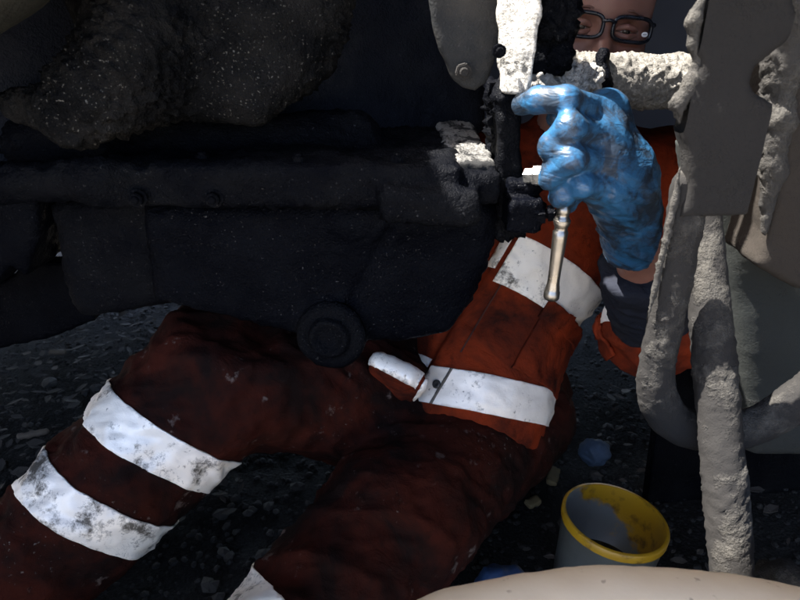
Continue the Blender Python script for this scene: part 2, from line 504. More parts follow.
def mat_ground():
    m = M('oily_and_bounce_ground')
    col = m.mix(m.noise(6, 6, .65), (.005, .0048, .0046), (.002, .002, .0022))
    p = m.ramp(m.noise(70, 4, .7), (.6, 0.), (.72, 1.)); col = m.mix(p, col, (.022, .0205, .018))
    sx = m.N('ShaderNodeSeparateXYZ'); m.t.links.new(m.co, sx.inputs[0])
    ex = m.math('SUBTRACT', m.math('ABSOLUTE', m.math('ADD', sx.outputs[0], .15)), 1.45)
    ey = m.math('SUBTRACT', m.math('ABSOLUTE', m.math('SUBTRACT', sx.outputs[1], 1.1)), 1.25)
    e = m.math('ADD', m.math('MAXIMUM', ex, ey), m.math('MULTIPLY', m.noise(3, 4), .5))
    dry = m.ramp(e, (.2, 0.), (.42, 1.))  # unseen ground outside made pale to bounce warm light under the machine
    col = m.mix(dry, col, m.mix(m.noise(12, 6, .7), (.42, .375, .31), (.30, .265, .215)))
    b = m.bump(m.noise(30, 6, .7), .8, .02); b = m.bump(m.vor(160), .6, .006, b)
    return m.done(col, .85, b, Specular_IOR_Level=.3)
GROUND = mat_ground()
def mat_stone(name, a, b_):
    m = M(name); oi = m.N('ShaderNodeObjectInfo')
    col = m.mix(m.noise(60, 5, .6), a, b_)
    col = m.mix(m.math('MULTIPLY', oi.outputs['Random'], .5), col, tuple(x*.35 for x in a))
    return m.done(col, .75, m.bump(m.noise(200, 4), .5, .002))
STONE = mat_stone('grey_stone', (.04, .038, .035), (.011, .0107, .0105))
GRAVM = mat_stone('dark_gravel', (.011, .0105, .0098), (.003, .003, .003))
LEAFM = simple('dry_leaf_litter', (.06, .052, .044), .8, .5, 90, .4)

# ------------------------------------------------------------------ setting: ground
def ground():
    n = 140; xs = np.linspace(-1.6, 1.6, n); ys = np.linspace(-.8, 2.6, n)
    X, Y = np.meshgrid(xs, ys, indexing='ij'); p = np.stack([X.ravel(), Y.ravel(), 0*X.ravel()], 1)
    fade = np.clip(np.minimum(np.minimum(p[:, 0]+1.6, 1.6-p[:, 0]), np.minimum(p[:, 1]+.8, 2.6-p[:, 1]))/.3, 0, 1)
    p[:, 2] = fade*(.012*fbm(p*5, 4, 3)-.004)
    i = np.arange(n-1)[:, None]*n; j = np.arange(n-1)[None]
    q = np.stack([i+j, i+n+j, i+n+j+1, i+j+1], -1).reshape(-1, 4).tolist()
    k = len(p); far = 300
    # skirt out to the horizon
    out = [(-far, -far, 0), (far, -far, 0), (far, far, 0), (-far, far, 0)]
    c = [0, (n-1)*n, n*n-1, n-1]
    side = [[a*n for a in range(n)], [(n-1)*n+a for a in range(n)], [a*n+n-1 for a in range(n)][::-1], list(range(n))[::-1]]
    v = np.concatenate([p, np.array(out, float)])
    for s in range(4): q.append([k+s, k+(s+1) % 4]+side[s][::-1])
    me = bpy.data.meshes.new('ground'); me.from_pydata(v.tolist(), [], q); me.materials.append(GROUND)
    me.polygons.foreach_set('use_smooth', [True]*len(me.polygons)); me.update()
    o = bpy.data.objects.new('ground', me); link(o); o['kind'] = 'structure'; ORG['ground'] = np.zeros(3)
    return o
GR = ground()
def rock(seed, sub=2):
    bm = bmesh.new(); bmesh.ops.create_icosphere(bm, subdivisions=sub, radius=1)
    v, f = bm_arrays(bm); v = v*(1+.35*fbm(v*1.3+seed*7.1, 2, seed))[:, None]
    return v*A(1, .8, .55), f
rocks = []
for k in range(5):
    v, f = rock(k, 1)
    me = bpy.data.meshes.new('stone'); me.from_pydata(v.tolist(), [], f); me.materials.append(STONE); rocks.append(me)
rs = random.Random(3)
for (x0, x1, y0, y1, cnt, s0, s1) in ((-.95, -.2, .62, 1.7, 70, .008, .024), (-.34, .0, .62, .98, 34, .008, .02), (.25, .7, .72, 1.3, 24, .007, .018)):
    for _ in range(cnt):
        s = rs.uniform(s0, s1)*rs.uniform(.6, 1.1)
        inst('stone', rs.choice(rocks), (rs.uniform(x0, x1), rs.uniform(y0, y1), s*.2), (rs.uniform(-.3, .3), rs.uniform(-.3, .3), rs.uniform(0, 6)), GR, (s, s, s))
def gravel():
    base = [rock(20+k, 1) for k in range(6)]
    vs_, fs_ = [], []; o = 0; r = np.random.RandomState(5)
    for _ in range(9000):
        x, y = r.uniform(-1.1, .85), r.uniform(.35, 2.0)
        s = .0025+.006*r.rand()**2.2
        v, f = base[r.randint(6)]; a = r.uniform(0, 6.28); c, sn = math.cos(a), math.sin(a)
        q = v*s; q = np.stack([q[:, 0]*c-q[:, 1]*sn, q[:, 0]*sn+q[:, 1]*c, q[:, 2]], 1)+A(x, y, s*.25)
        vs_.append(q); fs_ += [[i+o for i in g] for g in f]; o += len(q)
    ob = obj('gravel', np.concatenate(vs_), fs_, GRAVM, None, False)
    ob['kind'] = 'stuff'; ob['label'] = 'dark fine gravel scattered over the oily earth'; ob['category'] = 'gravel'
gravel()
def litter():
    vs_, fs_ = [], []; o = 0; r = np.random.RandomState(9)
    for _ in range(620):
        x, y = (r.uniform(-1.0, -.3), r.uniform(.85, 1.7)) if r.rand() < .85 else (r.uniform(.2, .7), r.uniform(.7, 1.3))
        L = r.uniform(.006, .02); W_ = L*r.uniform(.25, .6); a = r.uniform(0, 6.28)
        d = A(math.cos(a), math.sin(a), r.uniform(-.3, .3)); e = A(-math.sin(a), math.cos(a), r.uniform(-.3, .3)); z = A(0, 0, 1.)
        c = A(x, y, .009+L*.2)
        pts = [c-d*L, c-d*L*.3+e*W_+z*.002, c+d*L*.5+e*W_*.7, c+d*L, c+d*L*.4-e*W_*.8, c-d*L*.4-e*W_]
        vs_ += pts+[p-z*.0012 for p in pts]
        fs_ += [[o+i for i in range(6)][::-1], [o+6+i for i in range(6)]]+[[o+i, o+(i+1) % 6, o+6+(i+1) % 6, o+6+i] for i in range(6)]; o += 12
    ob = obj('leaf_litter', np.array(vs_), fs_, LEAFM, None, False)
    ob['kind'] = 'stuff'; ob['label'] = 'dry leaf flakes littered over the dark ground'; ob['category'] = 'litter'
litter()

# ------------------------------------------------------------------ fasteners
def hexbolt(r, h, wash=True):
    bm = bmesh.new()
    bmesh.ops.create_cone(bm, cap_ends=True, segments=6, radius1=r, radius2=r, depth=h)
    bmesh.ops.bevel(bm, geom=[e for e in bm.edges], offset=r*.12, segments=2, affect='EDGES')
    bmesh.ops.translate(bm, verts=bm.verts, vec=(0, 0, h/2))
    v, f = bm_arrays(bm); ms = [(v, f)]
    ms.append(lathe([(0, r*.55), (r*.25, r*.55), (r*.4, r*.4)], (0, 0, h*.98), (0, 0, h*2), 12))
    if wash: ms.append(lathe([(0, r*1.3), (r*.2, r*1.3), (r*.25, r*1.2)], (0, 0, -.001), (0, 0, 1), 18))
    return merge(*ms)
def mesh_of(name, v, f, mat, smooth=False):
    me = bpy.data.meshes.new(name); me.from_pydata(np.array(v).tolist(), [], f); me.materials.append(mat)
    if smooth: me.polygons.foreach_set('use_smooth', [True]*len(me.polygons))
    me.update(); return me
BOLT = mesh_of('bolt', *hexbolt(.0075, .007), OILY2)
BOLTG = mesh_of('bolt', *hexbolt(.007, .009, False), OILY2)
FACE = (R(90), 0, 0)

# ------------------------------------------------------------------ the machine's drive casing
ENG = thing('machine_casing', (-.15, .75, 0.47), 'greasy black cast iron drive casing with round drain plug hanging above the seated person', 'machine')
def oil_pan():
    g = F((-.42, .60, .40), (.16, .84, .72), .005)
    out = [V(140, 205, .66), V(468, 200, .66), V(503, 205, .66), V(500, 232, .66), V(489, 265, .66), V(473, 308, .66), V(446, 336, .66),
           V(405, 344, .66), V(330, 342, .66), V(255, 326, .66), V(190, 311, .66), V(150, 300, .66)]
    g.un(g.poly(out, .655, .80, .022))
    g.un(g.cap(V(345, 215, .665), V(470, 215, .665), .022, .02), .02)
    c = V(333, 328, .66)
    g.un(np.maximum(np.sqrt((g.X-c[0])**2+(g.Z-c[2])**2)-.039, np.abs(g.Y-.69)-.045), .010)
    v, q = g.mesh(); v = relax(v, q, 1)
    a, b = V(398, 212, .655), V(350, 302, .655)
    def seam(p):
        ab = (b-a)[[0, 2]]; pa = p[:, [0, 2]]-a[[0, 2]]
        t = np.clip(pa@ab/(ab@ab), 0, 1); d = np.linalg.norm(pa-t[:, None]*ab, axis=1)
        d = d+.0015*vnoise(p*80, 4)
        return -.005*np.exp(-(d/.0035)**2)+.002*np.exp(-((d-.009)/.005)**2)
    v = rough(v, q, .004, 22, 4, 1, seam, .0018, 120)
    o = obj('oil_pan', v, q, OILY, ENG)
    # drain plug: stepped boss with a recessed centre
    v, f = lathe([(0, .041), (.006, .041), (.010, .037), (.012, .031), (.011, .026), (.014, .024), (.02, .022), (.021, .017), (.016, .014), (.016, .004)], (c[0], .645, c[2]), (c[0]-.02, .50, c[2]+.02), 40)
    v = v+.0012*fbm(v*90, 3, 2)[:, None]
    obj('drain_plug', v, f, OILY2, o)
    # cut rib to the left of the pan
    return o
PAN = oil_pan()
def flange():
    g = F((-.48, .58, .63), (.15, 1.0, .775), .0045)
    p0, p1 = V(90, 190, .62), V(462, 190, .62)
    g.un(g.box(((p0[0]+p1[0])/2, .655, .688), ((p1[0]-p0[0])/2, .045, .022), .008))
    # ledge running back under the bracket
    g.un(g.poly([A(-.2, 0, .665), A(.103, 0, .665), A(.103, 0, .70), A(-.2, 0, .706)], .62, .96, .008), .006)
    g.un(g.box((.03, .612, .672), (.05, .022, .017), .009), .006)
    g.un(g.cap(A(-.40, .69, .715), A(-.05, .76, .712), .030, .026), .03)
    g.un(g.cap(A(-.42, .62, .69), A(-.30, .62, .694), .022, .02), .02)
    v, q = g.mesh(); v = relax(v, q, 2)
    v = rough(v, q, .006, 20, 4, 11, None, .0022, 110)
    o = obj('flange', v, q, OILY2, ENG)
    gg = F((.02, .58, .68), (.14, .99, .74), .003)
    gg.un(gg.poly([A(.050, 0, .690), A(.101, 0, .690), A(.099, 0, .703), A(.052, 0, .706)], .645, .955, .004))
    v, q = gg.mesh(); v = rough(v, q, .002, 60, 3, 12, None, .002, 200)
    obj('mud_crust', v, q, mat_dusty('sun_strip_pale_dirt', (.01, .01, .01), (.17, .165, .155), .53, .58, .25), o)  # pale dirt slab that paints in the sunlit strip on the ledge
    for (u, vv, Y) in ((204, 172, .632), (300, 172, .626), (397, 174, .63)):
        c = V(u, vv, Y); inst('bolt', BOLT, (c[0], Y, .709), (0.05, 0, u), o)
    for u in (138, 214):
        c = V(u, 198, .607); inst('bolt', BOLT, (c[0], .606, c[2]), FACE, o)
    return o
FL = flange()
def block():
    g = F((-.62, .62, .68), (.17, 1.04, 1.32), .0085)
    # slanting front wall: nearer on the left, farther on the right
    d = g.plane((-.30, .73, .8), (.42, -.9, .06))
    d = np.maximum(d, g.plane((.12, .9, .8), (1, 0, 0)))
    d = np.maximum(d, g.plane((0, 1.0, 0), (0, 1, 0)))
    d = np.maximum(d, -(g.Z-.685)); d = np.maximum(d, g.Z-1.30); d = np.maximum(d, -(g.X+.60))
    g.un(d)
    g.un(g.cap((-.18, .76, .70), (-.12, .80, 1.3), .03), .05)
    v, q = g.mesh(); v = relax(v, q, 2)
    v = rough(v, q, .008, 12, 4, 21, None, .0025, 70)
    return obj('block', v, q, OILYLIT, ENG)
block()
def lumps():
    g = F((-.47, .54, .66), (.05, .84, 1.0), .004)
    g.chain([V(72, 112, .62), V(105, 90, .62), V(140, 40, .64), V(165, -40, .68)], [.024, .034, .04, .05], .03)
    g.un(g.cap(V(20, 105, .65), V(75, 112, .63), .018, .024), .03)
    g.un(g.cap(V(150, 98, .67), V(200, 40, .69), .02, .035), .05)
    g.chain([V(254, 104, .67), V(268, 70, .69), V(285, 20, .72), V(290, -60, .75)], [.014, .028, .036, .05], .05)
    g.un(g.cap(V(215, 92, .69), V(235, 20, .72), .018, .04), .06)
    g.un(g.cap(V(130, 70, .70), V(290, 50, .73), .03, .03), .05)
    g.un(g.cap(V(120, -10, .70), V(300, -20, .73), .045, .045), .06)
    v, q = g.mesh(); v = rough(v, q, .008, 26, 5, 31, None, .004, 150)
    obj('caked_casting', v, q, CAKE, ENG)
    # big dull housing above, close
    g = F((-1.02, .28, .74), (-.15, .88, 1.24), .008)
    g.un(g.cap((-.80, .50, 1.0), (-.40, .52, 1.0), .19, .19))
    v, q = g.mesh(); v = relax(v, q, 2); v = rough(v, q, .004, 14, 3, 51)
    obj('rounded_housing', v, q, HOUS, ENG)
lumps()
def side_housing():
    g = F((-1.15, .60, .36), (-.20, 1.05, .72), .007)
    a = [V(48, 205, .70), V(140, 176, .70), V(190, 210, .70), V(188, 285, .70), V(175, 305, .70), V(80, 318, .70), V(66, 290, .70)]
    g.un(g.poly(a, .69, .98, .02))
    v, q = g.mesh(); v = relax(v, q, 2); v = rough(v, q, .004, 20, 4, 61, None, .002, 90)
    obj('side_housing', v, q, OILY2, ENG)
    # axle arm: covers the far left, with a small notch of daylight under it
    g = F((-1.3, .66, .30), (-.33, 1.0, .80), .008)
    b = [V(-260, 120, .78), V(60, 150, .78), V(62, 215, .78), V(50, 262, .78), V(39, 256, .78), V(36, 249, .78), V(20, 268, .78), V(-20, 290, .78), V(-260, 300, .78)]
    g.un(g.poly(b, .72, .95, .004))
    v, q = g.mesh(); v = rough(v, q, .004, 15, 3, 71, None, .002, 60)
    o = obj('axle_arm', v, q, OILY, ENG)
    # lower drop plate of the arm
    g = F((-1.3, .80, .16), (-.30, 1.1, .64), .008)
    b = [V(-260, 240, .92), V(12, 278, .92), V(31, 258, .92), V(45, 259, .92), V(95, 258, .92), V(100, 316, .92), V(60, 332, .92), V(-30, 352, .92), V(-260, 370, .92)]
    g.un(g.poly(b, .90, .94, .004))
    v, q = g.mesh(); v = rough(v, q, .003, 15, 3, 81)
    obj('drop_plate', v, q, OILY, ENG)
side_housing()
def mount_plate():
    Y = .70
    pts = [(425, -60), (429, 0), (433, 28), (441, 55), (452, 78), (463, 88), (474, 90), (486, 82), (494, 60), (502, 30), (506, -60)]
    g = F(V(415, 100, Y)-A(0, .03, .0), V(515, -70, Y)+A(0, .03, .0), .0035)
    g.un(g.poly([V(a, b, Y) for a, b in pts], Y-.009, Y+.009, .004))
    v, q = g.mesh(); v = rough(v, q, .0012, 60, 3, 91)
    o = obj('mounting_plate', v, q, mat_oily('weathered_grey_plate', (.022, .023, .024), (.045, .042, .038), .5, .35, .6, .5), ENG)
    c = V(463, 71, Y-.009); inst('nut', mesh_of('nut', *hexbolt(.009, .013, False), SHADE), (c[0], Y-.0095, c[2]), (R(90), R(14), 0), o)
mount_plate()
def bracket():
    Y = .655
    g = F((.085, .60, .70), (.22, .76, 1.02), .0035)
    g.un(g.poly([V(502, 94, Y), V(497, -90, Y), V(541, -90, Y), V(536, 15, Y), V(527, 94, Y)], Y-.007, Y+.007, .003))
    # return leg of the angle
    v, q = g.mesh()
    side = lambda p: .004*np.maximum(0, fbm(p*70, 3, 7)+.05)*np.clip((.145-p[:, 0])/.02, .15, 1)
    v = rough(v, q, .001, 60, 3, 95, side); v[:, 1] -= .7*(v[:, 0]-.11)
    o = obj('angle_bracket', v, q, mat_dusty('flaking_pale_dirt', (.03, .03, .03), (.5, .48, .44), .40, .46, .1), ENG)
    c = V(497, 50, Y); inst('bolt', BOLTG, (c[0], Y-.01, c[2]), FACE, o)
    # stepped lug with muddy crust to the right of it
    g = F((.12, .60, .70), (.27, .86, .92), .003)
    g.un(g.box(V(552, 17, .70), (.018, .03, .018), .004))
    g.un(g.box(V(560, 33, .70), (.010, .02, .03), .004), .006)
    g.un(g.box(V(540, 55, .72), (.02, .035, .016), .005), .01)
    v, q = g.mesh(); v = rough(v, q, .003, 60, 3, 97, None, .004, 130)
    obj('lug', v, q, OILY2, o)
    g = F((.09, .58, .66), (.30, .86, .80), .003)
    g.chain([V(508, 86, .69), V(540, 82, .70), V(570, 84, .72), V(592, 80, .76)], [.010, .013, .014, .012], .012)
    g.un(g.cap(V(528, 70, .72), V(560, 66, .74), .008, .010), .01)
    v, q = g.mesh(); v = rough(v, q, .004, 70, 3, 98, None, .005, 140)
    obj('mud_crust', v, q, MUD, o)
bracket()
for (x, y, z0, wx, m_) in ((.052, .70, .905, .022, OILY2), (.105, .672, .915, .014, OILY2)):
    v, f = bevbox((x, y, (z0+1.405)/2), (wx, .008, (1.405-z0)/2), .003); obj('hanger_post', v, f, m_, ENG, False)
def column():
    Y = .67
    g = F((.09, .62, .52), (.19, .80, .78), .0035)
    g.un(g.poly([V(497, 88, Y), V(518, 92, Y), V(522, 232, Y), V(498, 236, Y)], Y-.012, Y+.07, .004))
    v, q = g.mesh(); v = rough(v, q, .003, 50, 3, 99, None, .005, 110)
    o = obj('corner_post', v, q, OILY2, ENG)
    g = F((.09, .60, .50), (.21, .76, .72), .003)
    g.un(g.box(V(522, 212, .64), (.018, .02, .017), .004))
    g.un(g.box(V(520, 190, .66), (.016, .02, .014), .004), .004)
    v, q = g.mesh(); v = rough(v, q, .002, 60, 3, 100, None, .003, 140)
    k = obj('hose_fitting', v, q, OILY, ENG)
    a, b = V(524, 216, .63), V(560, 212, .625)
    v, f = lathe([(0, .007), (.014, .007), (.014, .011), (.021, .0112), (.021, .006), (.024, .006), (.024, .0095), (.031, .0095), (.031, .004), (.036, .004)], a, b, 6)
    obj('hex_nut', v, f, OILY2, k, False)
    a, b = V(526, 176, .64), V(556, 176, .62)
    v, f = lathe([(0, .008), (.010, .008), (.010, .0105), (.019, .0105), (.0195, .006), (.026, .006)], a, b, 6)
    obj('hex_nut', v, f, BRIGHT, k, False)
column()

# ------------------------------------------------------------------ chassis above and behind (overhead and side plates added out of view to shape the light)
CH = thing('chassis_frame', (0, 1.9, 0), 'dark steel chassis frame and added shading plates spanning overhead behind the spectacled person', 'chassis')
def slab(name, lo, hi, mat=OILY2):
    lo, hi = np.array(lo, float), np.array(hi, float)
    v, f = bevbox((lo+hi)/2, (hi-lo)/2, .01)
    return obj(name, v, f, mat, CH, False)
ROOF = [((-1.74, -.22, 1.40), (-.40, 2.4, 1.46)), ((-.01, -.22, 1.40), (1.36, 2.4, 1.46)),
        ((-.396, -.22, 1.402), (-.014, .445, 1.458)), ((-.396, .95, 1.402), (-.014, 2.4, 1.458))]
for lo, hi in ROOF: slab('sun_mask_plate', lo, hi)  # unseen plates, their opening placed to let chosen sun patches through
slab('rear_panel', (-1.7, 2.0, .25), (1.3, 2.06, 1.398), simple('dull_blue_paint', (.035, .042, .065), .7, .4, 8))
slab('support_leg', (1.1, 1.85, -.02), (1.2, 1.95, 1.398)); slab('support_leg', (-1.6, 1.85, -.02), (-1.5, 1.95, 1.398))
slab('sky_blocker', (1.32, -.7, .12), (1.36, 2.4, 1.398)); slab('sky_blocker', (-1.74, -.7, .12), (-1.70, 2.4, 1.398))  # panels added out of view to block sky light from both sides
slab('frame_rail', (-1.2, .80, 1.05), (-.605, .94, 1.398))

# ------------------------------------------------------------------ axle beam
def axle_beam():
    Y = .80
    a, b = V(522, 80, Y), V(980, 86, Y)
    v, q, fs = sweep([a, b], [.031, .031, .031], .0022, straight=True)
    n = vnorm(v, q)
    v = v+n*(.0025*fbm(v*45, 4, 5)+.004*np.abs(vnoise(v@RM*150, 6))+.0035*np.abs(vnoise(v@RM*290, 7))-.002)[:, None]
    o = obj('axle_beam', v, fs, MUDB)
    tag(o, 'round steel beam crusted with pale dry mud below the bespectacled face', 'axle')
    g = F(V(585, 125, Y-.02)-A(0, .04, 0), V(625, 40, Y-.02)+A(0, .04, 0), .003)
    g.chain([V(603, 52, .775), V(600, 85, .762), V(608, 112, .765)], [.006, .011, .008], .01)
    v, q = g.mesh(); v = rough(v, q, .004, 80, 3, 14, None, .004, 150)
    obj('grease_clod', v, q, OILY, o)
    return o
axle_beam()

# ------------------------------------------------------------------ hanger with U-shaped loop
HG = thing('tow_hanger', V(720, 430, .57)*A(1, 1, 1), 'brown grey steel hanger plate whose strap ends in a muddy U loop', 'bracket')
def hanger():
    Y = .555
    out = [(698, -60), (697, 0), (689, 22), (690, 48), (696, 62), (686, 88), (673, 104), (676, 128), (682, 150), (684, 185),
           (676, 215), (706, 214), (770, 212), (777, 150), (777, 122), (770, 104), (752, 94), (745, 82), (750, 66), (775, 46), (796, 26), (786, 0), (782, -60)]
    g = F(V(660, 225, Y)-A(0, .05, 0), V(810, -70, Y)+A(0, .05, 0), .0035)
    g.un(g.poly([V(a, b, Y) for a, b in out], Y-.011, Y+.011, .005))
    v, q = g.mesh(); v = rough(v, q, .0012, 30, 4, 15, None, .0004, 150)
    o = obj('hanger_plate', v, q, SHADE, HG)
    # crust along its left edge
    g = F(V(655, 170, Y)-A(0, .05, 0), V(715, -20, Y)+A(0, .05, 0), .0028)
    e = [(700, 0), (692, 22), (693, 45), (697, 60), (688, 88), (677, 103), (678, 122)]
    g.chain([V(a+1, b, Y-.004) for a, b in e], [.003, .006, .0035, .003, .0055, .006, .002], .004)
    v, q = g.mesh(); v = rough(v, q, .002, 60, 3, 16, None, .0012, 200)
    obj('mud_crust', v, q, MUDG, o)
    # strap and loop
    pts = [(690, 185), (684, 225), (672, 290), (660, 350), (656, 385), (664, 412), (686, 428), (722, 433), (758, 425), (790, 406), (830, 372), (850, 330)]
    P, par = resample([V(a, b, .56+.012*max(0, (i-4))/6) for i, (a, b) in enumerate(pts)], .006)
    g = F(P.min(0)-.05, P.max(0)+.05, .0035)
    for i in range(0, len(P)-1, 2):
        j = min(i+2, len(P)-1); t = i/len(P)
        r = .0165 if t < .33 else .0165+.0045*min(1, (t-.33)/.15)
        g.un(g.cap(P[i], P[j], r, r, (1, 1.25, 1)), .004)
    v, q = g.mesh(); v = relax(v, q, 1); v = rough(v, q, .0018, 45, 4, 17, None, .0011, 200)
    lo = obj('loop_bar', v, q, DUSTY, HG)
    # crust on the strap's left edge
    g = F(P.min(0)-.05, P.max(0)+.05, .003)
    e = [(687, 165), (682, 200), (673, 240), (663, 285), (654, 320)]
    g.chain([V(a-7, b, .55) for a, b in e], [.0015, .0035, .003, .0032, .0015], .003)
    v, q = g.mesh(); v = rough(v, q, .0015, 70, 3, 18, None, .0014, 200)
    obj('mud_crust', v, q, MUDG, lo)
hanger()
v, f = bevbox((.265, .556, 1.155), (.038, .010, .25), .003); obj('hanger_post', v, f, SHADE, HG, False)
# ------------------------------------------------------------------ round rod in front of the loop
def rod():
    a, b = V(700, 195, .635), V(738, 640, .44)
    b = a+(b-a)*1.9
    k = a+(b-a)*((a[2]-.0)/(a[2]-b[2]))       # down to the ground
    v, q, fs = sweep([a, k], [.0185, .020, .0205, .0205, .02, .02], .0035, straight=True)
    n = vnorm(v, q); L = np.linalg.norm(k-a); s = np.linalg.norm(v-a, axis=1)
    c1 = np.exp(-((s-.175)/.05)**2)+np.exp(-((s-.31)/.06)**2)
    v = v+n*(.0012*fbm(v*50, 3, 8)+(.0006+.0022*c1)*(np.abs(vnoise(v@RM*170, 9))+.7*np.abs(vnoise(v@RM*330, 10))))[:, None]
    o = obj('round_rod', v, fs, DUSTY)
    tag(o, 'muddy round steel rod standing upright in front of the U loop', 'rod')
rod()
# ------------------------------------------------------------------ tank and frame on the right
def tank():
    Y = .76
    g = F((.33, .68, .26), (.72, .98, .80), .005)
    g.un(g.poly([V(700, 150, Y), V(716, 235, Y), V(728, 330, Y), V(735, 400, Y), V(738, 445, Y), V(830, 445, Y), V(850, 385, Y), V(846, 300, Y), V(800, 262, Y), V(752, 240, Y), V(748, 225, Y), V(744, 150, Y)], Y-.035, Y+.1, .022))
    v, q = g.mesh(); v = relax(v, q, 2); v = rough(v, q, .002, 14, 3, 19, None, .0004, 150)
    o = obj('shield', v, q, TANKM)
    tag(o, 'grey green rounded steel shield behind the U loop and rod', 'shield')
tank()
def side_frame():
    Y = .62
    g = F((.32, .55, .50), (.75, .86, 1.05), .0045)
    g.un(g.poly([V(800, -60, Y), V(800, 5, Y), V(786, 60, Y), V(780, 120, Y), V(772, 180, Y), V(763, 232, Y), V(752, 262, Y), V(790, 285, Y), V(830, 292, Y), V(1000, 292, Y), V(1000, -60, Y)], Y-.012, Y+.07, .008))
    v, q = g.mesh(); v = rough(v, q, .0025, 30, 3, 23, None, .001, 130)
    o = obj('side_frame', v, q, mat_dusty('rusty_brown_steel', (.018, .0145, .0115), (.055, .05, .042), .6, .78, .2))
    tag(o, 'large brown steel side frame with sunlit mud along its edge', 'frame')
    g = F((.28, .52, .50), (.56, .72, 1.0), .0035)
    e = [(803, -30), (797, 10), (786, 60), (781, 115), (776, 170), (768, 232)]
    g.chain([V(a-3, b, Y-.012) for a, b in e], [.02, .018, .015, .013, .011, .004], .01)
    v, q = g.mesh(); v = rough(v, q, .004, 40, 3, 24, None, .002, 180)
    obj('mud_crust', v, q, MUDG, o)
side_frame()
sk = bpy.data.objects['shield']
v, f = bevbox((.72, .98, .19), (.26, .012, .20), .004, (R(-6), 0, R(8)))
obj('dark_panel', v, f, OILY2, sk, False)  # plain dark panel added behind the rod, covering the gravel

# ------------------------------------------------------------------ the person
PR = thing('person', (.14, 1.06, 0), 'person in dirty orange workwear with spectacles and blue glove sitting under the machine', 'person')
HR = Matrix.Rotation(R(6), 3, 'Y')           # head roll
HC = V(607, 27, .94)                          # bridge of the nose
def hp(x, y, z):                              # head space -> world: x right, y away from camera, z up
    p = HR @ Vector((x, y, z)); return HC+np.array(p[:])
PEL = A(.14, 1.09, .135); WST = A(.165, 1.10, .28); CHS = A(.225, 1.09, .45); NCK = A(.285, 1.07, .655)
SHL, SHR_ = A(.455, 1.06, .575), A(.105, 1.12, .58)
ELL, WRL = A(.395, .865, .40), V(634, 247, .71)
ELR, WRR = A(-.03, 1.18, .40), A(-.10, 1.02, .34)
HIPL, HIPR = A(.225, 1.03, .11), A(.055, 1.05, .12)
KNR, ANR = A(-.270, .86, .355), A(-.575, .62, .085)
KNL, ANL = A(.0, .735, .14), A(-.225, .45, .075)
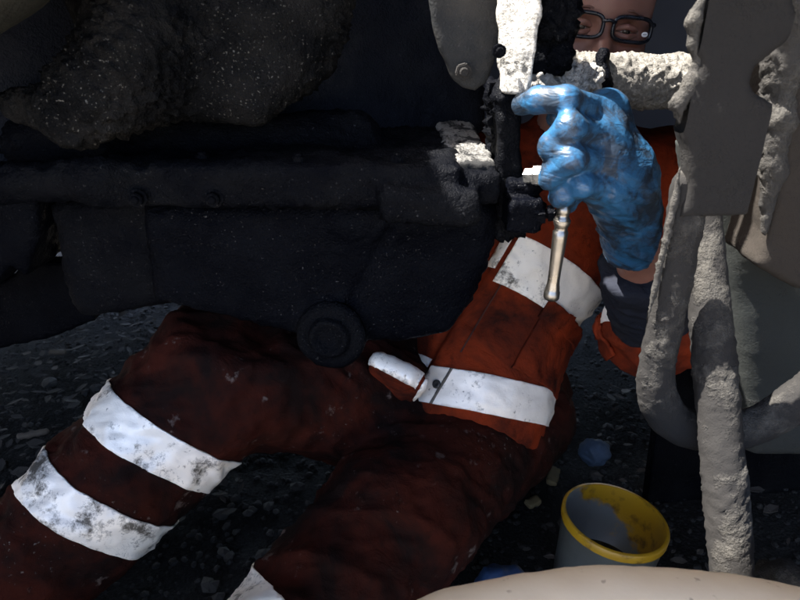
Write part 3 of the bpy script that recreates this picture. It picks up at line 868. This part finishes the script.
def body():
    g = F((-.68, .34, -.01), (.56, 1.30, 1.0), .006)
    g.un(g.cap(PEL, WST, .115, .10, (1, 1.2, 1))); g.un(g.cap(WST, CHS, .10, .12, (1, 1.2, 1)), .05)
    g.un(g.cap(CHS, (NCK+CHS)/2+A(0, 0, .04), .12, .08, (1, 1.25, 1)), .05)
    g.un(g.cap(NCK-A(0, 0, .06), hp(0, .10, -.07), .055, .052), .03)
    for a, b, c in ((SHL, ELL, WRL), (SHR_, ELR, WRR)):
        g.un(g.cap(NCK-A(0, 0, .05), a, .05, .05), .03)
        g.un(g.cap(a, b, .048, .036), .03); g.un(g.cap(b, c, .037, .025), .02)
    g.un(g.cap(WRL, V(605, 160, .65), .026, .026), .02)
    g.un(g.cap(WRR, WRR+A(-.03, -.06, -.02), .026, .03), .02)
    for a, b, c in ((HIPL, KNL, ANL), (HIPR, KNR, ANR)):
        g.un(g.cap(a, b, .078, .045), .03); g.un(g.cap(b, c, .045, .033), .02)
    # head
    g.un(g.ell(hp(0, .098, .035), (.074, .098, .098)), .03)
    g.un(g.ell(hp(0, .075, -.055), (.058, .075, .075)), .03)
    g.un(g.cap(hp(-.028, .028, .024), hp(.028, .028, .024), .012), .02)          # brow
    g.un(g.cap(hp(0, .022, .006), hp(0, -.008, -.038), .0075, .0125), .012)      # nose
    g.un(g.cap(hp(-.012, .004, -.040), hp(.012, .004, -.040), .008), .008)
    for sx in (-1, 1):
        g.un(g.ell(hp(sx*.042, .032, -.032), (.024, .02, .02)), .02)             # cheek
        g.un(g.cap(hp(sx*.051, .048, .045), hp(sx*.053, .048, -.03), .023, .020), .02)
        g.sub(g.ell(hp(sx*.032, .010, -.002), (.017, .014, .010)), .012)         # eye socket
        g.un(g.ell(hp(sx*.077, .105, -.01), (.008, .02, .032)), .006)            # ear
    g.un(g.cap(hp(-.016, .012, -.072), hp(.016, .012, -.072), .007), .01)        # lips
    g.un(g.ell(hp(0, .022, -.108), (.024, .02, .018)), .02)
    v, q = g.mesh(); v = relax(v, q, 1)
    b = obj('body', v, q, SKIN, PR)
    for sx in (-1, 1):
        c = hp(sx*.032, .0245, -.003)
        bm = bmesh.new(); bmesh.ops.create_uvsphere(bm, u_segments=20, v_segments=14, radius=.0122); vv, ff = bm_arrays(bm)
        e = obj('eye', vv+c, ff, EYEW, b)
        vv, ff = lathe([(0, .0058), (.0014, .0052), (.0022, .003), (.0024, .0005)], c+A(0, -.0108, -.001), c+A(-.02, -.2, -.05), 18)
        obj('iris', vv, ff, IRIS, e)
        # eyelids
        for zz, r in ((.0052, .0046), (-.0078, .0040)):
            P_ = [hp(sx*.032+dx, .0125+abs(dx)*.35, -.002+zz-abs(dx)*(.25 if zz > 0 else -.25)) for dx in (-.017, -.009, 0, .009, .017)]
            vv, q_, fs = sweep(P_, [.002, r, r, r, .002], .002, 10)
            obj('eyelid', vv, fs, SKIN, b)
        P_ = [hp(sx*.012, .0085, .0195), hp(sx*.03, .0085, .0225), hp(sx*.050, .015, .0185)]
        vv, q_, fs = sweep(P_, [.003, .0042, .002], .002, 8, 1, .5); vv = vv+.001*fbm(vv*300, 2, 4)[:, None]
        obj('eyebrow', vv, fs, BROW, b)
    # hair
    g = F(hp(0, .1, .04)-.14, hp(0, .1, .04)+.15, .005)
    g.un(g.ell(hp(0, .107, .042), (.080, .100, .102))); g.d = np.maximum(g.d, -(g.plane(hp(0, .045, .06), (0, -.75, -.66))*-1))
    v, q = g.mesh(); v = rough(v, q, .004, 60, 3, 33)
    obj('hair', v, q, HAIR, PR)
body()
def glasses():
    fr = obj('glasses', *merge(*[
        (lambda s: (s[0], s[2]))(sweep(
            [hp(sx*.0355+.0285*math.copysign(abs(math.cos(t))**.55, math.cos(t)), -.0045+.012*((abs(sx*.0355+.0285*math.cos(t)))/.064)**2, .0+.0155*math.copysign(abs(math.sin(t))**.6, math.sin(t)))
             for t in np.linspace(0, 2*math.pi, 33)], [.0027]*33, .002, 8, 1, 1, False)) for sx in (-1, 1)]
        + [(lambda s: (s[0], s[2]))(sweep([hp(-.010, -.0045, .006), hp(0, -.008, .0085), hp(.010, -.0045, .006)], [.0022, .0024, .0022], .002, 8))]),
        FRAME, PR)
    for sx in (-1, 1):
        v, q, fs = sweep([hp(sx*.063, .006, .008), hp(sx*.071, .02, .009), hp(sx*.078, .07, .006), hp(sx*.080, .115, -.002)], [.003, .003, .0024, .0022], .004, 8, 1, 1)
        obj('temple_arm', v, fs, FRAME, fr)
        n = 24; ring = [hp(sx*.0355+.0275*math.copysign(abs(math.cos(t))**.55, math.cos(t)), -.0043+.012*((abs(sx*.0355+.0275*math.cos(t)))/.064)**2, .0145*math.copysign(abs(math.sin(t))**.6, math.sin(t))) for t in np.linspace(0, 2*math.pi, n, endpoint=False)]
        v = np.array(ring+[p+A(0, .0014, 0) for p in ring])
        f = [list(range(n)), list(range(n, 2*n))[::-1]]+[[i, n+i, n+(i+1) % n, (i+1) % n] for i in range(n)]
        obj('lens', v, f, LENS, fr, False)
    c = hp(.052, -.0005, -.004)-A(0, .0045, 0)
    v, f = lathe([(0, .0046), (.0005, .0046)], c, c-A(-.05, .3, 0), 20)
    v = c+(v-c)*A(1, 1, .72)
    st = obj('sticker', v, f, STICK, fr, False)
    v, f = bevbox(c-A(0, .0010, 0), (.0024, .0002, .0005), 0); obj('sticker_print', v, f, GREYM, fr, False)
glasses()

TAX = (NCK-PEL)/np.linalg.norm(NCK-PEL)
HEMP = V(478, 450, .97); HEMN = V(535, 478, .97)-V(420, 442, .97)
def perp_down(a, b, Y):   # plane through the line of sight direction a->b across the body
    d = V(*b, Y)-V(*a, Y); d /= np.linalg.norm(d)
    n = np.cross(d, A(0, .82, -.57)); n /= np.linalg.norm(n)
    return n if n[2] > 0 else -n
def cloth_fold(v, axis, amp, sc, seed):
    p = v*sc; t = p@axis
    q = p+np.outer(t, axis)*1.4
    return amp*(ridge(q, 2, seed)*.6+.5*fbm(p*.6, 2, seed+3))
def band(name, src, planes, off, mat, parent, near=None, rad=9, thick=.0):
    """strip of cloth tape lying on the garment between planes (point, outward normal)"""
    v, q = src
    bm = bmesh.new()
    keep = np.ones(len(v), bool)
    if near is not None: keep = np.linalg.norm(v-near, axis=1) < rad
    for p, n in planes:
        keep &= ((v-p)@(n/np.linalg.norm(n))) < .02
    ids = {}; 
    for f in q[np.all(keep[q], axis=1)]:
        vs_ = []
        for i in f:
            if i not in ids: ids[i] = bm.verts.new(v[i])
            vs_.append(ids[i])
        bm.faces.new(vs_)
    bm.normal_update()
    for p, n in planes:
        bmesh.ops.bisect_plane(bm, geom=bm.verts[:]+bm.edges[:]+bm.faces[:], plane_co=Vector(p.tolist()), plane_no=Vector((n/np.linalg.norm(n)).tolist()), clear_outer=True)
    bm.normal_update()
    nn = [(x, x.normal.copy()) for x in bm.verts]
    for x, n in nn: x.co = x.co+n*off
    if not bm.faces: bm.free(); print('EMPTY BAND', name); return None
    bmesh.ops.solidify(bm, geom=bm.faces[:], thickness=off*.9)
    V_, F_ = bm_arrays(bm)
    return obj(name, V_, F_, mat, parent)

def trousers():
    g = F((-.72, .30, -.01), (.44, 1.30, .56), .0055)
    g.un(g.cap(PEL+A(-.05, 0, -.02), PEL+A(.06, 0, -.02), .135, .135)); g.un(g.cap(PEL, WST, .135, .125, (1, 1.1, 1)), .04)
    g.un(g.cap(HIPR+A(0, 0, .01), KNR+A(.02, -.015, -.02), .14, .115), .05); g.un(g.cap(KNR+A(.01, -.01, -.01), ANR, .108, .09), .03)
    g.un(g.cap(HIPL, KNL, .108, .108), .05); g.un(g.cap(KNL, ANL, .106, .088), .03)
    g.d = np.maximum(g.d, -(g.Z-.004)); g.d = np.maximum(g.d, g.plane(WST+TAX*.02, TAX))
    v, q = g.mesh(); v = relax(v, q, 2)
    n = vnorm(v, q)
    ax1 = (KNR-ANR)/np.linalg.norm(KNR-ANR)
    d = .012*ridge(v@RM*A(9, 17, 12), 3, 44)+.006*fbm(v*9, 3, 45)+.0018*fbm(v*60, 2, 46)
    for K in (KNR, KNL, HIPL):
        wgt = np.exp(-(np.linalg.norm(v-K, axis=1)/.11)**2); d = d+wgt*.013*ridge((v-K)@RM@np.diag([26, 9, 14]), 1, 47)
    d = np.clip(d, -.014, .02)
    v = v+n*d[:, None]; v[:, 2] = np.maximum(v[:, 2], .003)
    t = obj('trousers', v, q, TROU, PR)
    return t, (v, q)
TR, TRM = trousers()
def leg_bands():
    ax = (ANR-KNR)/np.linalg.norm(ANR-KNR)
    L = np.linalg.norm(ANR-KNR)
    nb = -perp_down((95, 402), (225, 470), .76)
    for (c0, tilt) in ((V(160, 440, .745), 0), (V(112, 510, .70), 0)):
        nn = nb*.75+ax*.25; nn /= np.linalg.norm(nn)
        band('reflective_band', TRM, [(c0+nn*.029, nn), (c0-nn*.029, -nn)], .003, TAPEL, TR, c0, .175)
    ax2 = (ANL-KNL)/np.linalg.norm(ANL-KNL)
    c0 = V(264, 600, .585); nn = -perp_down((240, 582), (292, 602), .60); nn = nn*.75+ax2*.25; nn /= np.linalg.norm(nn)
    band('reflective_band', TRM, [(c0+nn*.027, nn), (c0-nn*.027, -nn)], .003, TAPEL, TR, c0, .14)
leg_bands()
def jacket():
    g = F((-.16, .72, .08), (.62, 1.34, .76), .0055)
    g.un(g.cap(PEL+A(0, -.02, .05), WST, .16, .155, (1, 1.12, 1))); g.un(g.cap(WST, CHS, .15, .155, (1, 1.15, 1)), .04)
    g.un(g.cap(WST+A(0, -.05, .03), A(.135, .97, .19), .13, .135), .04)
    g.un(g.cap(CHS, NCK-A(0, 0, .10), .15, .10, (1, 1.15, 1)), .05)
    g.un(g.cap(NCK-A(0, 0, .06), NCK-A(0, 0, .01), .075, .07), .02)
    g.un(g.cap(NCK-A(0, 0, .05), SHL, .072, .07), .03); g.un(g.cap(NCK-A(0, 0, .05), SHR_, .072, .07), .03); g.un(g.cap(CHS+A(.02, 0, .08), SHL, .09, .075), .04); g.un(g.cap(SHL, ELL, .078, .066), .03)
    g.un(g.cap(ELL, ELL+(WRL-ELL)*.12, .066, .062), .02)
    g.un(g.cap(CHS+A(-.02, 0, .08), SHR_, .09, .075), .04); g.un(g.cap(SHR_, ELR, .078, .066), .03); g.un(g.cap(ELR, WRR, .066, .055), .02)
    g.un(g.box(V(390, 384, .875), (.044, .011, .066), .006, (R(32), R(22), R(-8))), .010)
    hn = perp_down((420, 442), (535, 478), .97)*.8+TAX*.2
    g.d = np.maximum(g.d, -g.plane(V(478, 456, .95), hn))
    # neck opening
    g.sub(g.cap(NCK-A(0, .02, 0), NCK+A(0, -.01, .1), .055, .055), .01)
    v, q = g.mesh(); v = relax(v, q, 2)
    n = vnorm(v, q)
    d = cloth_fold(v, A(.6, 0, .8), .006, 14, 52)+.004*fbm(v*10, 3, 53)+.0012*fbm(v*60, 2, 54)
    wgt = np.exp(-(np.linalg.norm(v-ELL, axis=1)/.09)**2); d = d+wgt*.008*ridge(v*A(18, 18, 34), 1, 55)
    # front opening: a step where the left half lies over the right half
    e = V(411, 400, .95); e2 = V(500, 250, .97); dn = np.cross(e2-e, A(0, .82, -.57)); dn /= np.linalg.norm(dn)
    if dn[0] < 0: dn = -dn
    s = (v-e)@dn; front = n[:, 1] < .2
    d = d+np.where(front, .006*(np.tanh(s/.004)*.5+.5)-.006*np.exp(-((s+.006)/.006)**2), 0)
    v = v+n*d[:, None]
    j = obj('jacket', v, q, JACK, PR)
    return j, (v, q), e, dn
JK, JKM, OPE, OPN = jacket()
def jacket_trim():
    nb = perp_down((412, 385), (560, 414), .95)
    c = V(487, 397, .95)
    out = V(480, 400, .5)-V(480, 400, 1.1)
    B = band('reflective_band', JKM, [(c+nb*.031, nb), (c-nb*.031, -nb), (OPE+OPN*.001, -OPN)], .003, TAPE, JK, c, .24)
    nl = perp_down((366, 350), (408, 372), .95)
    cl = V(388, 357, .95)
    band('reflective_band', JKM, [(cl+nl*.03, nl), (cl-nl*.03, -nl), (OPE-OPN*.004, OPN)], .003, TAPE, JK, cl, .2)
    # chest band, steeper
    n2 = perp_down((505, 255), (582, 300), .97); c2 = V(537, 279, .97)
    band('reflective_band', JKM, [(c2+n2*.040, n2), (c2-n2*.040, -n2), (V(508, 255, .97), -OPN)], .003, TAPE, JK, c2, .16)
    c3 = V(502, 252, .97)
    band('reflective_band', JKM, [(V(509, 252, .97)-OPN*.006, OPN), (V(497, 250, .97), -OPN), (c3+n2*.038, n2), (c3-n2*.03, -n2)], .0035, TAPE, JK, c3, .10)
    # sleeve band
    sa = (ELL-SHL)/np.linalg.norm(ELL-SHL)
    c4 = ELL-sa*.015
    band('reflective_band', JKM, [(c4+sa*.018, sa), (c4-sa*.018, -sa)], .003, TAPE, JK, ELL, .13)
    # seam strip in the waist band, snap, pocket
    s0 = V(441, 384, .95)
    band('tape_seam', JKM, [(s0+OPN*.0022, OPN), (s0-OPN*.0022, -OPN), (c+nb*.031, nb), (c-nb*.031, -nb)], .0036, TBSEAM, B, s0, .12)
    pc = V(548, 352, .96); pn = n2; pd = OPN
    band('pocket', JKM, [(pc+pn*.062, pn), (pc-pn*.062, -pn), (pc+pd*.07, pd), (pc-pd*.05, -pd)], .006, JACK, JK, pc, .16)
    pf = pc+pn*.062
    band('pocket_flap', JKM, [(pf+pn*.006, pn), (pf-pn*.026, -pn), (pc+pd*.072, pd), (pc-pd*.054, -pd)], .010, JACK, JK, pf, .15)
    # seam beside the opening, hem stitching
    sm = OPE+OPN*.030
    band('seam', JKM, [(A(0, 1.0, 0), A(0, 1., 0)), (sm+OPN*.0012, OPN), (sm-OPN*.0012, -OPN), (V(470, 345, .95)-nb*.02, -nb), (V(520, 250, .95), nb)], .0022, THREAD, JK, sm, .3)
    hb = V(478, 446, .95)
    band('hem', JKM, [(hb+nb*.0012, nb), (hb-nb*.0012, -nb)], .0022, THREAD, JK, hb, .2)
    # snaps sit on the surface
    v, q = JKM; nrm = vnorm(v, q)
    for (u, vv, r, par) in ((433, 384, .0075, B), (428, 432, .006, JK)):
        d0 = V(u, vv, 1.0)-A(0, 0, CAMZ); d0 /= np.linalg.norm(d0); o0 = A(0, 0, CAMZ)
        w_ = v-o0; t = w_@d0; dist = np.linalg.norm(w_-t[:, None]*d0, axis=1)
        cand = np.where(dist < .008)[0]
        if not len(cand): continue
        i = cand[np.argmin(t[cand])]
        vv_, ff = lathe([(-.002, r), (.0035, r), (.005, r*.85), (.0045, r*.4), (.003, r*.1)], v[i]+nrm[i]*.002, v[i]+nrm[i], 20)
        obj('snap', vv_, ff, SNAP, par)
jacket_trim()
def sleeve():
    g = F(np.minimum(ELL, WRL)-.09, np.maximum(ELL, WRL)+.09, .004)
    ax = (WRL-ELL); 
    g.un(g.cap(ELL+ax*.02, ELL+ax*.78, .062, .048))
    g.d = np.maximum(g.d, g.plane(ELL+ax*.80, ax+A(.05, .02, .05)))
    v, q = g.mesh(); v = relax(v, q, 1); n = vnorm(v, q)
    v = v+n*(.005*ridge(v*A(26, 26, 40), 2, 62)+.002*fbm(v*40, 2, 63))[:, None]
    obj('dark_cuff', v, q, DARKC, PR)
sleeve()
def glove():
    g = F(V(505, 275, .70)-A(.045, .17, .01), V(680, 70, .62)+A(.03, .16, .03), .0026)
    fing = [([V(606, 112, .655), V(566, 100, .60), V(538, 100, .618), V(521, 105, .64)], .0118),
            ([V(603, 136, .632), V(570, 127, .585), V(552, 146, .593), V(562, 160, .622)], .0122),
            ([V(604, 160, .625), V(571, 158, .580), V(552, 175, .590), V(564, 185, .622)], .0118),
            ([V(608, 184, .628), V(581, 186, .588), V(562, 195, .600), V(571, 202, .626)], .0105)]
    for P_, r in fing:
        g.chain(P_, [r*1.1, r*1.05, r*.97, r*.85], .007)
    th = [V(634, 195, .70), V(612, 135, .70), V(580, 116, .675), V(556, 118, .66)]
    for (P_, r) in fing:
        g.un(g.cap(WRL+A(0, 0, .01), P_[0], .024, .0165), .022)
        g.un(g.cap(V(625, 185, .65), P_[0], .026, .016), .02)
    g.un(g.cap(V(632, 232, .70), V(622, 165, .65), .030, .026), .02)
    g.chain(th, [.017, .0135, .012, .010], .012)
    g.un(g.cap(WRL+A(.004, .012, -.012), WRL+A(0, 0, .02), .033, .031), .012)      # flared cuff
    g.d = np.maximum(g.d, -g.plane(WRL-A(0, 0, .012), A(-.25, -.35, .9)))
    v, q = g.mesh(); v = relax(v, q, 1); n = vnorm(v, q)
    k = np.clip((V(600, 150, .64)[2]-v[:, 2])/.05+.4, .15, 1)
    v = v+n*(k*.0032*ridge(v@np.array(Euler((0, .5, 0)).to_matrix())*A(22, 22, 70), 2, 66)+.0006*fbm(v*120, 2, 67))[:, None]
    obj('glove', v, q, GLOVE, PR)
    # the other hand, resting behind the casing
    g = F(WRR-.14, WRR+.09, .004); d0 = A(-.35, -.85, -.2); d0 /= np.linalg.norm(d0); sx = np.cross(d0, A(0, 0, 1)); sx /= np.linalg.norm(sx)
    g.un(g.cap(WRR, WRR+d0*.06, .03, .03))
    for i, o_ in enumerate((-.03, -.01, .01, .03)):
        b0 = WRR+d0*.075+sx*o_*1.05; g.un(g.cap(WRR+d0*.02, b0, .024, .015), .015)
        g.chain([b0, b0+d0*(.035+.006*(1-abs(i-1.5)))-A(0, 0, .006), b0+d0*.05-A(0, 0, .03)], [.0125, .0115, .0095], .004)
    g.chain([WRR+d0*.03-sx*.02, WRR+d0*.055-sx*.055-A(0, 0, .01), WRR+d0*.085-sx*.062-A(0, 0, .02)], [.016, .013, .010], .01)
    v, q = g.mesh(); v = rough(relax(v, q, 1), q, .0015, 60, 2, 68)
    obj('glove', v, q, GLOVE, PR)
glove()
def boots():
    for an, d0 in ((ANR, A(-.75, -.62, 0)), (ANL, A(-.62, -.78, 0))):
        d0 = d0/np.linalg.norm(d0); b = A(an[0], an[1], .05)
        g = F(b-A(.28, .28, .055), b+A(.12, .12, .2), .006)
        g.un(g.cap(an+A(.04, .03, .05), b, .055, .055)); g.un(g.cap(b-d0*.03, b+d0*.17, .052, .045), .03)
        g.d = np.maximum(g.d, -(g.Z-.012))
        v, q = g.mesh(); v = rough(v, q, .003, 25, 3, 70)
        bo = obj('boot', v, q, BOOTM, PR)
boots()

# ------------------------------------------------------------------ ratchet in the hand
def ratchet():
    a, b = V(572, 150, .607), V(551, 299, .605)
    L = np.linalg.norm(b-a); s = L/149
    RT = thing('ratchet_handle', b, 'small worn steel ratchet handle gripped in the blue gloved hand', 'tool')
    prof = [(0, .005), (52*s, .005), (54*s, .0068), (58*s, .0072), (60*s, .0062), (63*s, .0062), (64*s, .0074), (71*s, .0078), (73*s, .0066), (77*s, .0066), (78*s, .0078),
            (84*s, .0074), (100*s, .0069), (116*s, .0064), (128*s, .0062), (133*s, .0066), (137*s, .0074), (140*s, .0076), (141*s, .0084), (147*s, .0084), (149*s, .0072)]
    v, f = lathe(prof, a, b, 32)
    h = obj('shaft', v, f, STEEL, RT)
    t = (b-a)/L
    v, f = lathe([(0, .0086), (.003, .0086)], a+t*66*s, a+t*80*s, 32); obj('knurled_ring', v, f, STEEL, RT, False)
    v, f = lathe([(0, .012), (.016, .0125), (.019, .009)], a+A(0, .012, -.0), a+A(0, -.1, 0), 24); obj('ratchet_head', v, f, STEEL, RT)
ratchet()

# ------------------------------------------------------------------ tub, rags, small things on the ground
def tub():
    c = V(612, 533, .735); c[2] = .135
    TB = thing('plastic_tub', (c[0], c[1]+.02, .0), 'open round tub with oily yellow rim and milky inside standing on the ground', 'tub')
    ax = A(.10, .04, 1); ax /= np.linalg.norm(ax)
    base = c-ax*.135+A(0, 0, .004)
    r = .078; H = .135
    outp = [(0, r*.86), (.004, r*.89), (H*.895, r*.99), (H*.90, r*1.03), (H*.985, r*1.035), (H, r*1.02), (H, r*.965), (H*.8, r*.945), (.012, r*.84), (.010, .01)]
    v, f = lathe(outp[:4], base, c, 48); v2, f2 = lathe(outp[6:], base, c, 48, False)
    obj('inner_wall', v2, f2, TUBI, TB)
    v, f = lathe(outp[:4], base, c, 48, False); obj('outer_wall', v, f, TUBW, TB)
    v, f = lathe(outp[3:7], base, c, 48, False); obj('rim', v, f, TUBY, TB)
    v, f = lathe([(.028, .001), (.028, r*.865)], base, c, 48, False); obj('used_oil', v, f, POOL, TB)
tub()
def blob(name, c, r, seed, mat, label, cat, amp=.35, h=.004, sc=1.0):
    c = np.array(c); g = F(c-np.array(r)*1.6, c+np.array(r)*1.6, h)
    g.un(g.ell(c, r)); v, q = g.mesh(); n = vnorm(v, q); s = min(r)
    v = v+n*(s*amp*ridge(v*sc/s*.9, 2, seed)+s*.12*fbm(v*3/s, 2, seed+1))[:, None]
    v[:, 2] = np.maximum(v[:, 2], .002)
    o = obj(name, v, q, mat); tag(o, label, cat); return o
blob('crumpled_rag', V(594, 457, 1.03)*A(1, 1, 0)+A(0, 0, .028), (.028, .024, .026), 3, RAG, 'crumpled dusty blue rag ball on the dark ground beside the jacket hem', 'rag', .25, .003)
blob('blue_bag', V(508, 575, .66)*A(1, 1, 0)+A(0, 0, .045), (.055, .05, .045), 5, RAG2, 'bright blue crumpled plastic bag showing beside the yellow rimmed tub', 'bag', .10)
blob('grey_clod', V(790, 572, .55)*A(1, 1, 0)+A(.0, 0, .115), (.05, .05, .12), 8, DUSTY, 'grey muddy clod standing at the foot of the round rod', 'clod', .12)
for (u, vv, L, wd, an, nm, lb) in ((553, 476, .026, .011, 1.2, 'wood_chip', 'pale yellow wood chip lying next to the jacket hem'), (533, 502, .016, .009, .6, 'wood_chip', 'small tan wood chip lying between tub and trousers'),
                                   (33, 434, .03, .006, .45, 'wood_splinter', 'thin pale wood splinter on the dark ground left of the legs'), (58, 352, .022, .006, .1, 'wood_splinter', 'short pale splinter on the ground under the side housing')):
    t = (CAMZ-.012)/(-(-SP+CP*((300-vv)/FPX))); Y = t*(CP+SP*((300-vv)/FPX))
    c = V(u, vv, Y)
    g = F(c-.05, c+.05, .003); g.un(g.box(c, (L, wd, .006), .003, (0.1, .05, an)))
    v, q = g.mesh(); v = rough(v, q, .002, 120, 2, 4)
    tag(obj(nm, v, q, WOOD if nm == 'wood_chip' else TWIG), lb, 'wood')

# ------------------------------------------------------------------ pale pipe in front
def pale_pipe():
    Y = .33
    P_ = [A(-.62, .40, .05), A(-.36, .37, .30), V(330, 700, Y), V(470, 662, Y), V(610, 643, Y), V(750, 652, Y), V(900, 690, Y), A(.62, .36, .22), A(.80, .38, .05)]
    v, q, fs = sweep(P_, [.055]*9, .006)
    n = vnorm(v, q); v = v+n*(.0015*fbm(v*25, 3, 7)+.0006*fbm(v*120, 2, 8))[:, None]
    o = obj('bent_pipe', v, fs, PALE); tag(o, 'thick pale beige bent pipe with small dark specks arching in front of the tub', 'pipe')
pale_pipe()
